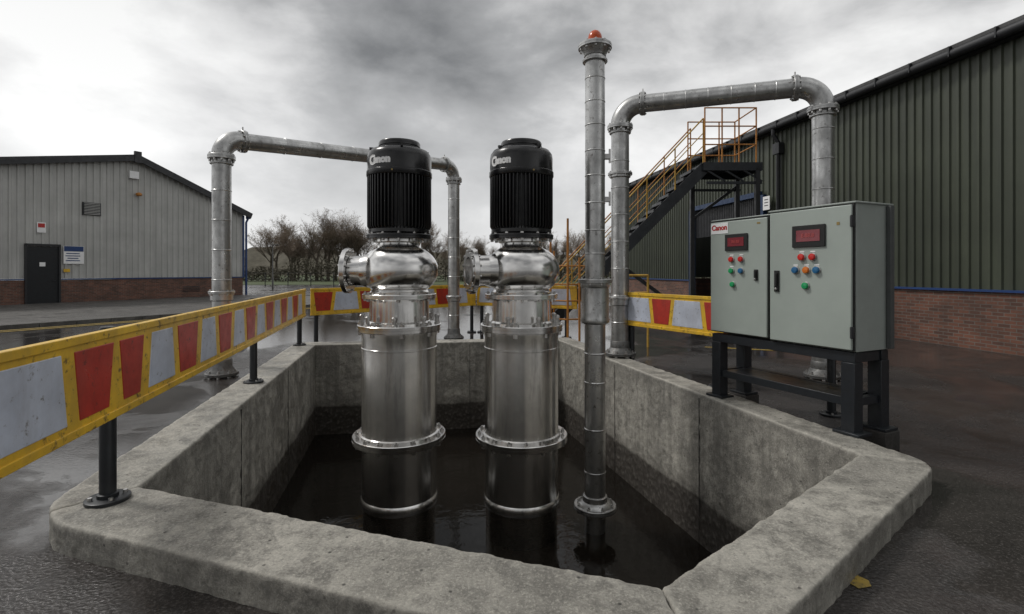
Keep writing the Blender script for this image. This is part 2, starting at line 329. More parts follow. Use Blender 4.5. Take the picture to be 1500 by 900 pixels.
# ---------------------------------------------------------------- pumps
def wrap_text(s,size,rad,ang,z,off=.006):
    bm=text_mesh(s,size,.002,off)
    for v in bm.verts:
        x,y,h=v.co; a=ang+x/rad; r=rad+.001+h+.002
        v.co=Vector((r*math.sin(a),-r*math.cos(a),z+y))
    return bm
def pump(x,y,rz,tang,lab):
    e=thing('vertical_pump',lab,'pump',(x,y,-1.32),rz,'vertical pumps standing in the pit')
    zz=1.32
    P=lambda l:[(r,z+zz) for r,z in l]
    bm=B(); lathe(bm,P([(.455,-2.3),(.455,-1.255)]),72); finish(bm,'reflection_column',M['reflsteel'],e)  # column carried on below the bead, coloured dark as its reflection
    bm=B(); lathe(bm,P([(.46,-1.27),(.478,-1.265),(.490,-1.23),(.490,-1.18),(.478,-1.16),(.468,-1.15),(.468,-.49)]),72)
    finish(bm,'lower_column',M['steel'],e)
    bm=B(); flange(bm,(0,0,-.43+zz),(0,0,1),.585,.085,16,.017,.04,.05)
    finish(bm,'lower_flange',[M['cast'],M['bolt']],e)
    bm=B(); lathe(bm,P([(.50,-.39),(.50,-.365),(.475,-.355),(.47,-.30),(.47,.70),(.476,.705),(.476,.72),(.47,.725),(.47,.84),(.485,.90),(.485,.93)]),72)
    finish(bm,'upper_column',M['steel'],e)
    bm=B(); flange(bm,(0,0,.965+zz),(0,0,1),.525,.085,8,.02,.05,.045)
    for i in range(8):
        a=2*math.pi*(i+.1)/8; q=Matrix.Translation((.475*math.cos(a),.475*math.sin(a),1.0+zz))
        lathe(bm,[(.036,0),(.036,.025),(.024,.03),(.024,.085),(.032,.09),(.032,.115),(.015,.13)],10,1,q)
    finish(bm,'column_flange',[M['cast'],M['bolt']],e)
    bm=B(); lathe(bm,P([(.40,1.008),(.40,1.03),(.375,1.05),(.37,1.31),(.385,1.33)]),64)
    finish(bm,'neck',M['steel'],e)
    bm=B(); flange(bm,(0,0,1.36+zz),(0,0,1),.465,.06,12,.015,.03,.04)
    finish(bm,'volute_flange',[M['cast'],M['bolt']],e)
    bm=B(); pr=[(.375,1.392),(.375,1.41),(.362,1.42)]
    for k in range(0,21):
        t=R(-50)+k/20*R(113); pr.append((.462*math.cos(t)**.62,1.685+.315*math.sin(t)))
    pr+=[(.272,1.975),(.268,2.03),(.30,2.045),(.30,2.078)]
    lathe(bm,P(pr),72)
    for vv in bm.verts:
        zl=vv.co.z-zz
        if 1.44<zl<1.96: vv.co.x+=.03*math.sin((zl-1.44)/.52*math.pi)
    v=finish(bm,'volute',M['cast'],e,smooth=50)
    T=Matrix.Translation((0,0,1.68+zz))
    bm=B(); lathe(bm,[(.225,.30),(.215,.41),(.198,.455),(.192,.48),(.190,.62)],48,0,T@orient((0,0,0),(-1,0,0)),True)
    d=finish(bm,'discharge_branch',M['cast'],e)
    bm=B(); Tt=T@orient((-.66,0,0),(-1,0,0))
    lathe(bm,[(.19,-.032),(.282,-.032),(.287,-.026),(.287,.026),(.282,.032),(.23,.032),(.225,.045),(.175,.045),(.17,.04),(.17,-.2)],56,0,Tt,False)
    lathe(bm,[(.17,-.1),(.165,-.1001)],40,2,Tt,True)
    for i in range(12):
        a=2*math.pi*(i+.5)/12; q=Tt@Matrix.Translation((.255*math.cos(a),.255*math.sin(a),0)); lathe(bm,[(.018,-.055),(.018,.052)],6,1,q)
    finish(bm,'discharge_flange',[M['cast'],M['bolt'],M['gasket']],d)
    bm=B(); flange(bm,(0,0,2.11+zz),(0,0,1),.41,.06,12,.014,.03,.035); lathe(bm,P([(.36,2.145),(.385,2.16),(.385,2.2),(.36,2.23)]),56)
    finish(bm,'motor_base',[M['black'],M['bolt']],e)
    bm=B(); lathe(bm,P([(.345,2.2),(.345,2.88)]),48)
    for i in range(52):
        a=2*math.pi*i/52; T2=Matrix.Rotation(a,4,'Z')
        vs=[]
        for yy in (-.0075,.0075):
            for (xx,z) in ((.33,2.21),(.385,2.21),(.402,2.24),(.402,2.86),(.33,2.86)):
                vs.append(bm.verts.new(T2@Vector((xx,yy,z+zz))))
        bm.faces.new(vs[:5]); bm.faces.new(vs[5:][::-1])
        for k in range(5):
            l=(k+1)%5; bm.faces.new((vs[k],vs[l],vs[5+l],vs[5+k]))
    mo=finish(bm,'finned_motor',M['fin'],e,smooth=30)
    bm=B(); lathe(bm,P([(.34,2.865),(.405,2.865),(.412,2.875),(.412,2.93),(.402,2.94),(.402,3.10),(.392,3.155),(.36,3.20),(.30,3.225),(.255,3.23),(.25,3.245),(.25,3.255),(.262,3.26),(.262,3.30),(.25,3.32),(.19,3.335),(.185,3.318),(.06,3.318),(.05,3.335)]),72)
    for a in (.4,1.9,3.5,5.0):
        box(bm,(.35*math.cos(a),.35*math.sin(a),3.215+zz),(.05,.03,.03),0,None,a)
    cap=finish(bm,'motor_cap',M['black'],e,smooth=40)
    bm=wrap_text('C',.155,.402,tang-.36,3.03+zz,.009); bm2=wrap_text('anon',.118,.402,tang+.015,3.033+zz,.009)
    me=bpy.data.meshes.new('x'); bm2.to_mesh(me); bm.from_mesh(me); bm2.free(); bpy.data.meshes.remove(me)
    finish(bm,'brand_lettering',M['white'],cap,smooth=0)
    bm=B(); rod(bm,(.0,-.414,2.90+zz),(.0,-.42,2.90+zz),.012,8); finish(bm,'nameplate',M['gold'],cap)
    return e
pump(-1.44,6.56,0,R(-21),'stainless steel vertical pump with black finned motor standing in pit water')
pump(.12,6.56,R(20),R(-57),'stainless vertical pump with black finned motor beside the tall riser pipe')

# ---------------------------------------------------------------- riser with beacon
rx,ry=1.07,6.6
e=thing('riser_pipe','tall galvanised riser pipe with orange beacon standing in the pit water','pipe',(rx,ry,-1.32))
z0=1.32
bm=B(); lathe(bm,[(.133,-.9),(.133,z0+1.1)],40)
for z in (-.9,-.35,.25,.62): lathe(bm,[(.133,z+z0-.012),(.140,z+z0-.004),(.140,z+z0+.004),(.133,z+z0+.012)],40,0,None,False)
finish(bm,'lower_pipe',M['galv'],e)
bm=B(); lathe(bm,[(.126,z0+1.5),(.126,z0+4.5)],40)
for z in (1.9,2.2,2.55,2.9,3.22,3.55,3.85,4.15): lathe(bm,[(.126,z+z0-.010),(.131,z+z0-.003),(.131,z+z0+.003),(.126,z+z0+.010)],40,0,None,False)
finish(bm,'upper_pipe',M['galv'],e)
bm=B(); lathe(bm,[(.15,z0+1.00),(.180,z0+1.02),(.188,z0+1.06),(.176,z0+1.09),(.174,z0+1.46),(.188,z0+1.48),(.188,z0+1.53)],40); flange(bm,(0,0,z0+1.55),(0,0,1),.215,.05,8,.012,.025,.03)
finish(bm,'coupling',[M['galv'],M['bolt']],e)
bm=B(); flange(bm,(0,0,-.03),(0,0,1),.27,.06,8,.016,.035,.05); lathe(bm,[(.23,.0),(.21,.03),(.16,.05),(.155,.11),(.133,.12)],40)
finish(bm,'base_flange',[M['galv'],M['bolt']],e)
bm=B(); flange(bm,(0,0,z0+4.56),(0,0,1),.215,.06,10,.013,.02,.03); lathe(bm,[(.14,z0+4.44),(.155,z0+4.48),(.195,z0+4.53)],40); lathe(bm,[(.14,z0+4.59),(.14,z0+4.62),(.1,z0+4.63)],32)
flange(bm,(0,0,z0+4.38),(0,0,1),.160,.035,0)
finish(bm,'top_flange',[M['galv'],M['bolt']],e)
bm=B(); lathe(bm,[(.088,z0+4.63),(.09,z0+4.68),(.082,z0+4.72),(.06,z0+4.755),(.03,z0+4.775),(.005,z0+4.78)],28); finish(bm,'warning_beacon',M['beacon'],e,smooth=60)
for z in (2.9,3.45):
    bm=B(); box(bm,(.155,0,z+z0-.3),(.07,.09,.06)); rod(bm,(.19,0,z+z0-.38),(.19,0,z+z0-.2),.014,8)
    finish(bm,'clamp',M['bolt'],e)

# ---------------------------------------------------------------- overhead pipes
def overhead(b0,z0,b1,z1,r0,r1,lab,colls0,colls1,g0=0,g1=0,Rb=.36):
    b0=Vector((*b0,g0)); b1=Vector((*b1,g1)); r=r0
    e=thing('overhead_pipe',lab,'pipe',b0,0,'galvanised overhead pipes beside the pit')
    t0=Vector((b0.x,b0.y,z0)); t1=Vector((b1.x,b1.y,z1)); h=(t1-t0).normalized(); up=Vector((0,0,1))
    for (b,t,hd,cl,g,nm) in ((b0,t0,h,colls0,g0,'elbow'),(b1,t1,-h,colls1,g1,'elbow')):
        bm=B(); tube(bm,[b+up*.03,t-up*Rb],r,36)
        zz=b.z+.6
        while zz<t.z-Rb-.3:
            lathe(bm,[(r,-.010),(r+.006,-.003),(r+.006,.003),(r,.010)],36,0,Matrix.Translation((b.x,b.y,zz)),False); zz+=.47
        finish(bm,'vertical_pipe',M['galv'],e,True)
        a0=t-up*Rb
        hv=(hd-up*hd.dot(up)).normalized()
        pts=arc(a0+hv*Rb,-hv*Rb,up*Rb,14); end=pts[-1]
        bm=B(); tube(bm,pts,r*1.06,36); el=finish(bm,'elbow',M['galv'],e,True,smooth=40)
        bm=B(); flange(bm,a0-up*.02,up,r*1.42,.07,10,.014,.03,.028); flange(bm,a0-up*.12,up,r*1.2,.03,0)
        finish(bm,'elbow_flange',[M['galv'],M['bolt']],e,True)
        bm=B(); flange(bm,end+hv*.03,hd,r*1.30,.07,10,.012,.02,.022)
        rod(bm,end+hv*.03+up*r*1.2,end+hv*.03+up*(r*1.2+.07),.012,8,1)
        finish(bm,'elbow_flange',[M['galv'],M['bolt']],e,True)
        bm=B(); flange(bm,b+up*.05,up,r*1.75,.05,8,.018,.04,.05); lathe(bm,[(r*1.45,.075),(r*1.3,.12),(r*1.1,.16),(r*1.08,.26),(r,.28)],36,0,Matrix.Translation(b))
        finish(bm,'base_flange',[M['dgalv'],M['bolt']],e,True)
        for (zc,hh) in cl:
            bm=B(); T=Matrix.Translation((b.x,b.y,zc)); lathe(bm,[(r,-hh-.02),(r*1.16,-hh),(r*1.16,hh),(r,hh+.02)],36,0,T)
            flange(bm,(b.x,b.y,zc+hh),up,r*1.36,.045,8,.012,.025,.025)
            finish(bm,'coupling',[M['galv'],M['bolt']],e,True)
        if b is b0: pA=end+hv*.03
        else: pB=end+hv*.03
    bm=B(); tube(bm,[pA,pA+(pB-pA)*.5,pB],r*.97,36)
    for q in (.15,.3,.45,.6,.75,.88): lathe(bm,[(r*.97,-.010),(r*.97+.006,-.003),(r*.97+.006,.003),(r*.97,.010)],36,0,orient(pA+(pB-pA)*q,pB-pA),False)
    finish(bm,'crossover_pipe',M['galv'],e,True)
    return e
overhead((-4.61,8.13),3.80,(-1.42,12.5),4.22,.140,.15,'galvanised overhead pipe with elbows standing beside the yellow barrier',[(1.28,.06)],[(1.0,.05)],0,0,.30)
overhead((1.90,9.0),4.58,(4.86,8.0),4.58,.155,.175,'large galvanised overhead pipe arching behind the grey control cabinet',[(1.15,.06),(3.35,.03)],[(1.5,.06)],.18,0,.36)

# ---------------------------------------------------------------- barriers
def barrier(p0,p1,posts,lab,seq=None,zt=1.31,zb=.74,first='W',gz=0.):
    p0=Vector(p0);p1=Vector(p1);d=p1-p0;L=d.length;ang=math.atan2(d.y,d.x)
    e=thing('safety_barrier',lab,'barrier',(p0.x,p0.y,0),ang,'striped safety barriers around the pit')
    bm=B(); th=.05
    box(bm,(L/2,0,(zt+zb)/2),(L,th*.6,zt-zb-.04))
    for z in (zt-.025,zb+.022):
        box(bm,(L/2,0,z),(L,th,.05))
    if seq is None:
        seq=[];x=.06;c=first
        while True:
            wd=.60 if c=='W' else .42
            if x+wd>L-.03: break
            seq.append((x,x+wd,c)); x+=wd+.02; c='R' if c=='W' else 'W'
    for (a,b2,c) in seq:
        s=.055; mi=1 if c=='R' else 2
        if c=='R': q=[(a,zt-.085),(b2,zt-.085),(b2-s,zb+.085),(a+s,zb+.085)]
        else: q=[(a+s,zt-.085),(b2-s,zt-.085),(b2,zb+.085),(a,zb+.085)]
        for sd in (-1,1):
            y=sd*(th*.3+.004); y2=sd*(th*.3-.004)
            vo=[bm.verts.new((x,y,z)) for x,z in q]; vi=[bm.verts.new((x,y2,z)) for x,z in q]
            bm.faces.new(vo).material_index=mi
            for k in range(4): bm.faces.new((vo[k],vo[(k+1)%4],vi[(k+1)%4],vi[k])).material_index=mi
    finish(bm,'striped_beam',[M['yellow'],M['red'],M['pale']],e,bevel=.005,smooth=0)
    for (s,g,side) in posts:
        bm=B(); y=side*.075
        lathe(bm,[(.047,g),(.047,zt-.01),(.04,zt+.005)],24,0,Matrix.Translation((s,y,0)))
        lathe(bm,[(.125,g+.002),(.125,g+.022),(.118,g+.026)],28,0,Matrix.Translation((s,y,0)))
        lathe(bm,[(.06,g+.026),(.06,g+.05),(.048,g+.055)],24,0,Matrix.Translation((s,y,0)))
        for k in range(4):
            a=k*math.pi/2+.6; lathe(bm,[(.014,g+.02),(.014,g+.045)],6,1,Matrix.Translation((s+.093*math.cos(a),y+.093*math.sin(a),0)))
        box(bm,(s,y*.5,zt-.2),(.08,.08,.05)); box(bm,(s,y*.5,zb+.1),(.08,.08,.05))
        finish(bm,'post',[M['post'],M['bolt']],e)
    return e
def LB(Y): return (-1.79-.236*Y,Y)
k=math.hypot(1,.236)
y0=1.35
seq=[]
for a,b2,c in ((1.40,1.85,'R'),(1.95,2.80,'W'),(2.86,3.27,'R'),(3.34,3.67,'R'),(3.74,4.20,'W'),(4.25,4.70,'R'),(4.76,5.20,'W')):
    seq.append(((a-y0)*k,(b2-y0)*k,c))
x=5.26
kk=0
while x+.45<10.6:
    seq.append(((x-y0)*k,(x+.44-y0)*k,'RW'[kk%2])); x+=.5;kk+=1
barrier(LB(y0),LB(10.62),[((3.36-y0)*k,.18,.8),((6.9-y0)*k,.18,.8),((10.35-y0)*k,.18,.8)],'worn yellow barrier with red and pale panels on concrete rim',seq)
barrier((-4.24,10.78),(-1.0,14.0),[(.15,0,1),(2.4,0,1),(4.5,0,1)],'yellow striped barrier with red and pale panels across wet yard',first='R')
barrier((-.95,14.0),(1.6,12.6),[(.1,0,1),(2.6,0,1)],'yellow striped barrier standing near the rusty orange guard rails',first='W')
barrier((1.98,9.0),(3.75,5.75),[(.1,0,1),(1.9,0,1),(3.5,0,1)],'yellow striped barrier ending behind the grey control cabinet',first='W')

# ---------------------------------------------------------------- control cabinet
P1=Vector((3.10,4.63)); ddir=Vector((-.71,1.55)).normalized()
cang=math.atan2(-ddir.y,-ddir.x)
cab=thing('control_cabinet','grey two-door electrical control cabinet on dark steel stand with push buttons','control cabinet',(P1.x,P1.y,.18),cang)
g=.18
def cz(z): return z-g
D=.54; W1=.88; W2=1.70
bm=B(); box(bm,(-W1/2,D/2+.012,cz(1.62)),(W1,D-.024,1.36)); box(bm,(-W1/2,D/2+.01,cz(2.305)),(W1+.03,D+.03,.018))
b1=finish(bm,'enclosure',M['cabside'],cab,bevel=.006)
bm=B(); w=W2-W1-.012; box(bm,(-W1-.012-w/2,D/2+.022,cz(1.61)),(w,D-.044,1.32)); box(bm,(-W1-.012-w/2,D/2+.02,cz(2.278)),(w+.01,D+.0,.016))
b2o=finish(bm,'enclosure',M['cabside'],cab,bevel=.006)
bm=B(); box(bm,(-W1/2,-.006,cz(1.62)),(W1-.035,.03,1.325)); d1=finish(bm,'door',M['cab'],cab,bevel=.007)
bm=B(); box(bm,(-W1-.012-w/2,.006,cz(1.61)),(w-.03,.03,1.285)); d2=finish(bm,'door',M['cab'],cab,bevel=.007)
bm=B(); box(bm,(-W1/2,.006,cz(1.62)),(W1-.012,.014,1.345)); finish(bm,'door_gasket',M['gasket'],cab)
bm=B(); box(bm,(-W1-.012-w/2,.018,cz(1.61)),(w-.01,.014,1.305)); finish(bm,'door_gasket',M['gasket'],cab)
bm=B(); box(bm,(.025,D-.05,cz(1.62)),(.04,.06,1.34)); finish(bm,'cable_trunking',M['trunk'],cab,bevel=.004)
def yface(door): return -.021 if door is d1 else -.009
def display(door,u,z,w,h):
    y=yface(door); bm=B(); box(bm,(-u,y-.008,cz(z)),(w,.018,h)); s=finish(bm,'display',M['gasket'],door,bevel=.004)
    bm=B(); box(bm,(-u,y-.0185,cz(z)+.004),(w*.72,.004,h*.52)); finish(bm,'screen',M['screen'],s)
    t=text_mesh('8.88.8' if w>.33 else '88.88',h*.26,.001,.001); t.transform(Matrix.Translation((-u,y-.0225,cz(z)+.004))@Matrix.Rotation(R(90),4,'X')); finish(t,'digits',M['digits'],s,smooth=0)
display(d1,.425,2.02,.34,.215); display(d2,.764*1.705,2.005,.31,.19)
def button(door,u,z,mat,r=.027):
    y=yface(door); bm=B(); T=orient((-u,y,cz(z)),(0,-1,0))
    lathe(bm,[(r*1.25,-.002),(r*1.25,.008),(r*1.1,.013),(r*1.0,.013)],28,1,T); lathe(bm,[(r,.010),(r,.026),(r*.85,.033),(r*.3,.036)],28,0,T)
    finish(bm,'push_button',[mat,M['bolt']],door)
for u,z,mm in ((.497,1.815,'btnred'),(.383,1.815,'btnred'),(.563,1.687,'btnblue'),(.446,1.687,'btnorange'),(.342,1.687,'btnblue'),(.455,1.533,'btngreen')): button(d1,u,z,M[mm],.033)
for u,z,mm in ((1.369,1.811,'btnred'),(1.236,1.811,'btnred'),(1.369,1.68,'btngreen'),(1.236,1.68,'btnblue'),(1.35,1.525,'btngreen')): button(d2,u,z,M[mm],.030)
for u,z in ((.497,1.868),(.383,1.868),(.563,1.738),(.446,1.738),(.342,1.738)):
    bm=B(); box(bm,(-u,-.0225,cz(z)),(.05,.003,.012)); finish(bm,'label_plate',M['white'],d1)
for u,z in ((1.369,1.86),(1.236,1.86),(1.369,1.73)):
    bm=B(); box(bm,(-u,-.0105,cz(z)),(.05,.003,.012)); finish(bm,'label_plate',M['white'],d2)
def latch(door,u,z,w,h):
    y=yface(door); bm=B(); box(bm,(-u,y-.006,cz(z)),(w,.014,h)); box(bm,(-u,y-.02,cz(z)+h*.08),(w*.5,.02,h*.62)); lathe(bm,[(w*.22,0),(w*.22,.03)],12,1,orient((-u,y,cz(z)-h*.36),(0,-1,0)))
    finish(bm,'door_handle',[M['gasket'],M['bolt']],door,bevel=.003)
latch(d1,.775,1.573,.055,.22); latch(d2,1.04,1.635,.045,.12)
for z in (2.13,1.12):
    bm=B(); box(bm,(-.006,-.028,cz(z)),(.03,.022,.10)); rod(bm,(-.004,-.04,cz(z)-.055),(-.004,-.04,cz(z)+.055),.009,10)
    finish(bm,'hinge',M['trim'],d1,bevel=.002)
bm=B(); box(bm,(-.137,-.0225,cz(2.12)),(.028,.003,.028)); finish(bm,'badge',M['gold'],d1)
bm=B(); box(bm,(-1.01,-.0105,cz(2.20)),(.04,.003,.018)); finish(bm,'badge',M['gold'],d2)
bm=B(); box(bm,(-1.548,-.0115,cz(2.178)),(.25,.004,.125)); pl=finish(bm,'logo_plate',M['white'],d2)
t=text_mesh('Canon',.085,.001,.0035); t.transform(Matrix.Translation((-1.548,-.0145,cz(2.185)))@Matrix.Rotation(R(90),4,'X')); finish(t,'logo_lettering',M['redtxt'],pl,smooth=0)
st=B(); hz=cz(.94)
for x in (-.07,-W2+.08):
    for y in (.07,D-.07):
        box(st,(x,y,(hz-.105)/2+.005),(.125,.125,hz-.11))
        box(st,(x,y,.014),(.24,.20,.026))
for y in (.07,D-.07):
    box(st,(-W2/2,y,hz-.054),(W2-.02,.10,.095)); box(st,(-W2/2,y,.29),(W2-.28,.07,.08))
for x in (-.07,-W2+.08): box(st,(x,D/2,hz-.056),(.09,D-.25,.09)); box(st,(x,D/2,.29),(.07,D-.27,.075))
box(st,(-W2/2,D/2,.30),(W2-.30,D-.22,.05))
stand=finish(st,'stand',M['darksteel'],cab,bevel=.004)
for x in (-.07,-W2+.08):
    bm=B(); box(bm,(x,D-.07,-.1),(.26,.22,.198)); finish(bm,'footing',M['footing'],cab,bevel=.01)

# ---------------------------------------------------------------- corrugated walls
def corr(bm,x0,x1,zb,zt,y,sgn,period=.25,dep=.035,mat=0):
    xs=[]
    n=int((x1-x0)/period)
    for i in range(n+1):
        for fr,o in ((0,0),(.55,0),(.65,1),(.90,1)):
            xx=x0+(i+fr)*period
            if xx<x1: xs.append((xx,o*dep))
    xs.append((x1,0)); prev=None
    for xx,o in xs:
        a=bm.verts.new((xx,y+sgn*o,zb)); c=bm.verts.new((xx,y+sgn*o,zt(xx) if callable(zt) else zt))
        if prev: bm.faces.new((prev[0],a,c,prev[1])).material_index=mat
        prev=(a,c)
a=math.atan2(1,-.173)
rb=thing('warehouse','dark green corrugated warehouse with brick base and open loading doorway','building',(10.08,10.08,0),a)
bm=B(); corr(bm,-9,7.7,1.29,6.36,0,1,.21,.04); corr(bm,7.7,12.6,4.35,6.36,0,1,.21,.04); corr(bm,12.6,20,1.29,6.36,0,1,.21,.04)
box(bm,(-9,-6,3.9),(.1,12,5.2)); box(bm,(20,-6,3.9),(.1,12,5.2)); box(bm,(5.5,-12,3.9),(29,.1,5.2))
finish(bm,'cladding',M['cladgreen'],rb,smooth=0)
bm=B(); box(bm,(-.65,-.08,.62),(16.7,.2,1.24)); box(bm,(16.3,-.08,.62),(7.4,.2,1.24)); box(bm,(20,-6,.62),(.2,11.6,1.24)); box(bm,(5.5,-12,.62),(29,.2,1.3))
finish(bm,'brick_plinth',M['brick'],rb)
bm=B(); box(bm,(-.65,.03,1.265),(16.7,.10,.05)); box(bm,(16.3,.03,1.265),(7.4,.10,.05))
finish(bm,'base_trim',M['blue'],rb)
bm=B(); box(bm,(7.75,.05,2.15),(.2,.2,4.3)); box(bm,(12.55,.05,2.15),(.2,.2,4.3)); box(bm,(10.15,.06,4.36),(4.6,.18,.18))
finish(bm,'door_frame',M['navy'],rb)
bm=B(); corr(bm,7.9,12.4,3.1,4.27,-.05,1,.12,.02); finish(bm,'roller_shutter',M['trim'],rb,smooth=0)
bm=B()
v=[bm.verts.new(p) for p in ((-9.3,.35,6.50),(20.3,.35,6.50),(20.3,-12.3,9.9),(-9.3,-12.3,9.9),(-9.3,.35,6.58),(20.3,.35,6.58),(20.3,-12.3,9.98),(-9.3,-12.3,9.98))]
for q in ((0,1,2,3),(4,5,6,7),(0,1,5,4),(1,2,6,5),(2,3,7,6),(3,0,4,7)): bm.faces.new([v[i] for i in q])
rf=finish(bm,'roof',M['roof'],rb)
bm=B(); box(bm,(5.5,.12,6.43),(29.4,.16,.26)); tube(bm,[(-9.2,.32,6.40),(20.2,.32,6.40)],.10,16)
x=-9
while x<20: box(bm,(x,.30,6.44),(.03,.26,.22)); x+=.92
finish(bm,'gutter',M['trim'],rf)
bm=B(); tube(bm,[(6.9,.32,6.4),(6.9,.32,6.15),(6.9,.14,5.9),(6.9,.14,.1)],.07,14); box(bm,(6.9,.14,5.7),(.3,.2,.35)); finish(bm,'downpipe',M['trim'],rb)
bm=B(); box(bm,(7.45,.17,3.98),(.34,.02,.46)); nt_=finish(bm,'notice',M['white'],rb)
bm=B()
for k in range(3): box(bm,(7.45,.183,4.1-.1*k),(.2,.004,.025))
finish(bm,'notice_text',M['trim'],nt_)

# left building
la=math.atan2(.8657,.5007)
lb=thing('industrial_unit','pale grey corrugated industrial unit with brick base and dark roof edge','building',(-23.8,23.8,0),la)
XL,XR,XA=-5.9,11.78,5.49; ZA=7.95
def gz(x): return ZA-(x-XA)*(ZA-5.5)/(XR-XA) if x>XA else ZA-(XA-x)*(ZA-5.5)/(XA-XL)
bm=B()
corr(bm,XL,XA,1.30,gz,0,-1,.30,.045); corr(bm,XA,XR,1.30,gz,0,-1,.30,.045)
box(bm,(XR-.03,9,3.4),(.06,17.9,4.2)); box(bm,(XL+.03,9,3.4),(.06,17.9,4.2)); 
finish(bm,'cladding',M['cladgrey'],lb,smooth=0)
bm=B(); box(bm,((XL+.91-.06)/2,.06,.61),(.85-XL,.2,1.22)); box(bm,((2.19+XR)/2,.06,.61),(XR-2.19,.2,1.22)); box(bm,(XR-.1,9,.61),(.2,17.6,1.22)); finish(bm,'brick_plinth',M['brick'],lb)
bm=B(); box(bm,((XL+.85)/2,-.02,1.26),(.85-XL,.12,.06)); box(bm,((2.19+XR)/2,-.02,1.26),(XR-2.19,.12,.06)); box(bm,(XR+.03,-.02,3.3),(.12,.14,4.1)); finish(bm,'base_trim',M['blue'],lb)
bm=B()
for (xa,xb) in ((XL-.4,XA),(XA,XR+.4)):
    za=gz(xa); zb2=gz(xb)
    for (y1,y2,dz0,dz1) in ((-.35,18.3,.08,.16),):
        v=[bm.verts.new(p) for p in ((xa,y1,za+dz0),(xb,y1,zb2+dz0),(xb,y2,zb2+dz0),(xa,y2,za+dz0),(xa,y1,za+dz1),(xb,y1,zb2+dz1),(xb,y2,zb2+dz1),(xa,y2,za+dz1))]
        for q in ((0,1,2,3),(4,5,6,7),(0,1,5,4),(1,2,6,5),(2,3,7,6),(3,0,4,7)): bm.faces.new([v[i] for i in q])
rf=finish(bm,'roof',M['roof'],lb,smooth=0)
bm=B()
beam(bm,(XL-.4,-.36,gz(XL-.4)),(XA-.03,-.36,gz(XA)),.10,.34); beam(bm,(XA+.03,-.36,gz(XA)),(XR+.42,-.36,gz(XR+.42)),.10,.34); box(bm,(XA,-.37,ZA+.03),(.34,.14,.62))
finish(bm,'fascia',M['trim'],rf)
bm=B(); tube(bm,[(XR+.35,-.1,5.2),(XR+.2,-.1,4.9),(XR+.2,-.1,.05)],.07,12); box(bm,(XR+.35,-.1,5.3),(.22,.22,.3)); finish(bm,'downpipe',M['blue'],lb)
bm=B(); box(bm,(1.52,-.03,1.45),(1.20,.06,2.84)); dr=finish(bm,'door',M['post'],lb)
bm=B(); box(bm,(.88,-.05,1.47),(.08,.16,2.94)); box(bm,(2.16,-.05,1.47),(.08,.16,2.94)); box(bm,(1.52,-.05,2.95),(1.36,.16,.1)); finish(bm,'frame',M['trim'],dr)
bm=B(); box(bm,(1.5,-.07,2.0),(.22,.02,.20)); finish(bm,'notice',M['white'],dr)
bm=B(); rod(bm,(2.0,-.06,1.2),(2.0,-.13,1.2),.02); rod(bm,(2.0,-.13,1.2),(1.88,-.13,1.2),.014); finish(bm,'handle',M['trim'],dr)
bm=B(); box(bm,(2.74,-.07,2.49),(.84,.03,.9)); sg=finish(bm,'notice_board',M['white'],lb)
bm=B(); box(bm,(2.74,-.088,2.80),(.8,.008,.26)); 
for k,wd in enumerate((.55,.6,.45,.58)): box(bm,(2.7,-.088,2.56-.12*k),(wd,.006,.045))
finish(bm,'board_text',M['blue'],sg)
bm=B(); box(bm,(1.46,-.07,3.8),(.34,.03,.5)); sg=finish(bm,'warning_notice',M['white'],lb)
bm=B(); box(bm,(1.46,-.088,3.9),(.26,.006,.2)); finish(bm,'notice_emblem',M['redtxt'],sg)
bm=B(); box(bm,(2.45,-.07,1.7),(.26,.03,.16)); finish(bm,'yellow_notice',M['yellow'],lb)
bm=B(); box(bm,(3.5,-.05,4.92),(.78,.08,.66)); vt=finish(bm,'wall_vent',M['trim'],lb)
bm=B()
for k in range(8):
    beam(bm,(3.16,-.11,4.64+k*.08),(3.84,-.11,4.64+k*.08),.05,.03)
finish(bm,'louvre',M['cladgrey'],vt)
bm=B(); box(bm,(5.4,-.12,7.0),(.45,.16,.4)); finish(bm,'alarm_box',M['white'],lb)
bm=B(); lathe(bm,[(.02,.1),(.12,.06),(.16,-.04),(.1,-.1)],16,0,Matrix.Translation((5.6,-.25,5.95))); box(bm,(5.6,-.08,5.98),(.1,.2,.08)); finish(bm,'wall_lamp',M['orange'],lb)
bm=B()
for k in range(4): box(bm,(8.5,-.05,.45+k*.09),(1.0,.03,.03))
finish(bm,'brick_vent',M['trim'],lb)
bm=B(); box(bm,(3,-6.2,.04),(20,12.36,.10)); o=finish(bm,'pavement',M['conc'],None,smooth=0); o.matrix_world=tmat(lb); o['kind']='structure'
bm=B(); 
for i in range(22): box(bm,(-6.6+i*.915,-12.46,.055),(.90,.14,.13))
o=finish(bm,'kerb',M['plinth'],None,smooth=0,bevel=.01); o.matrix_world=tmat(lb); o['kind']='structure'
bm=B(); box(bm,(3,-12.95,.0045),(20,.13,.003)); box(bm,(3,-13.35,.0045),(20,.13,.003)); o=finish(bm,'painted_line',M['line'],None,smooth=0); o.matrix_world=tmat(lb); o['kind']='structure'
bm=B(); box(bm,(0,0,.0045),(1.6,.1,.003)); o=finish(bm,'painted_line',M['line'],None,smooth=0); o.matrix_world=Matrix.Translation((5.0,11.0,0))@Matrix.Rotation(R(-20),4,'Z'); o['kind']='structure'
bm=B(); pts=[(0,0),(.08,.02),(.10,.07),(.07,.12),(.02,.09),(-.02,.05)]
bm.faces.new([bm.verts.new((1.83+x,2.70+y,.005)) for x,y in pts]); o=finish(bm,'painted_mark',M['line'],None,smooth=0); o['kind']='structure'

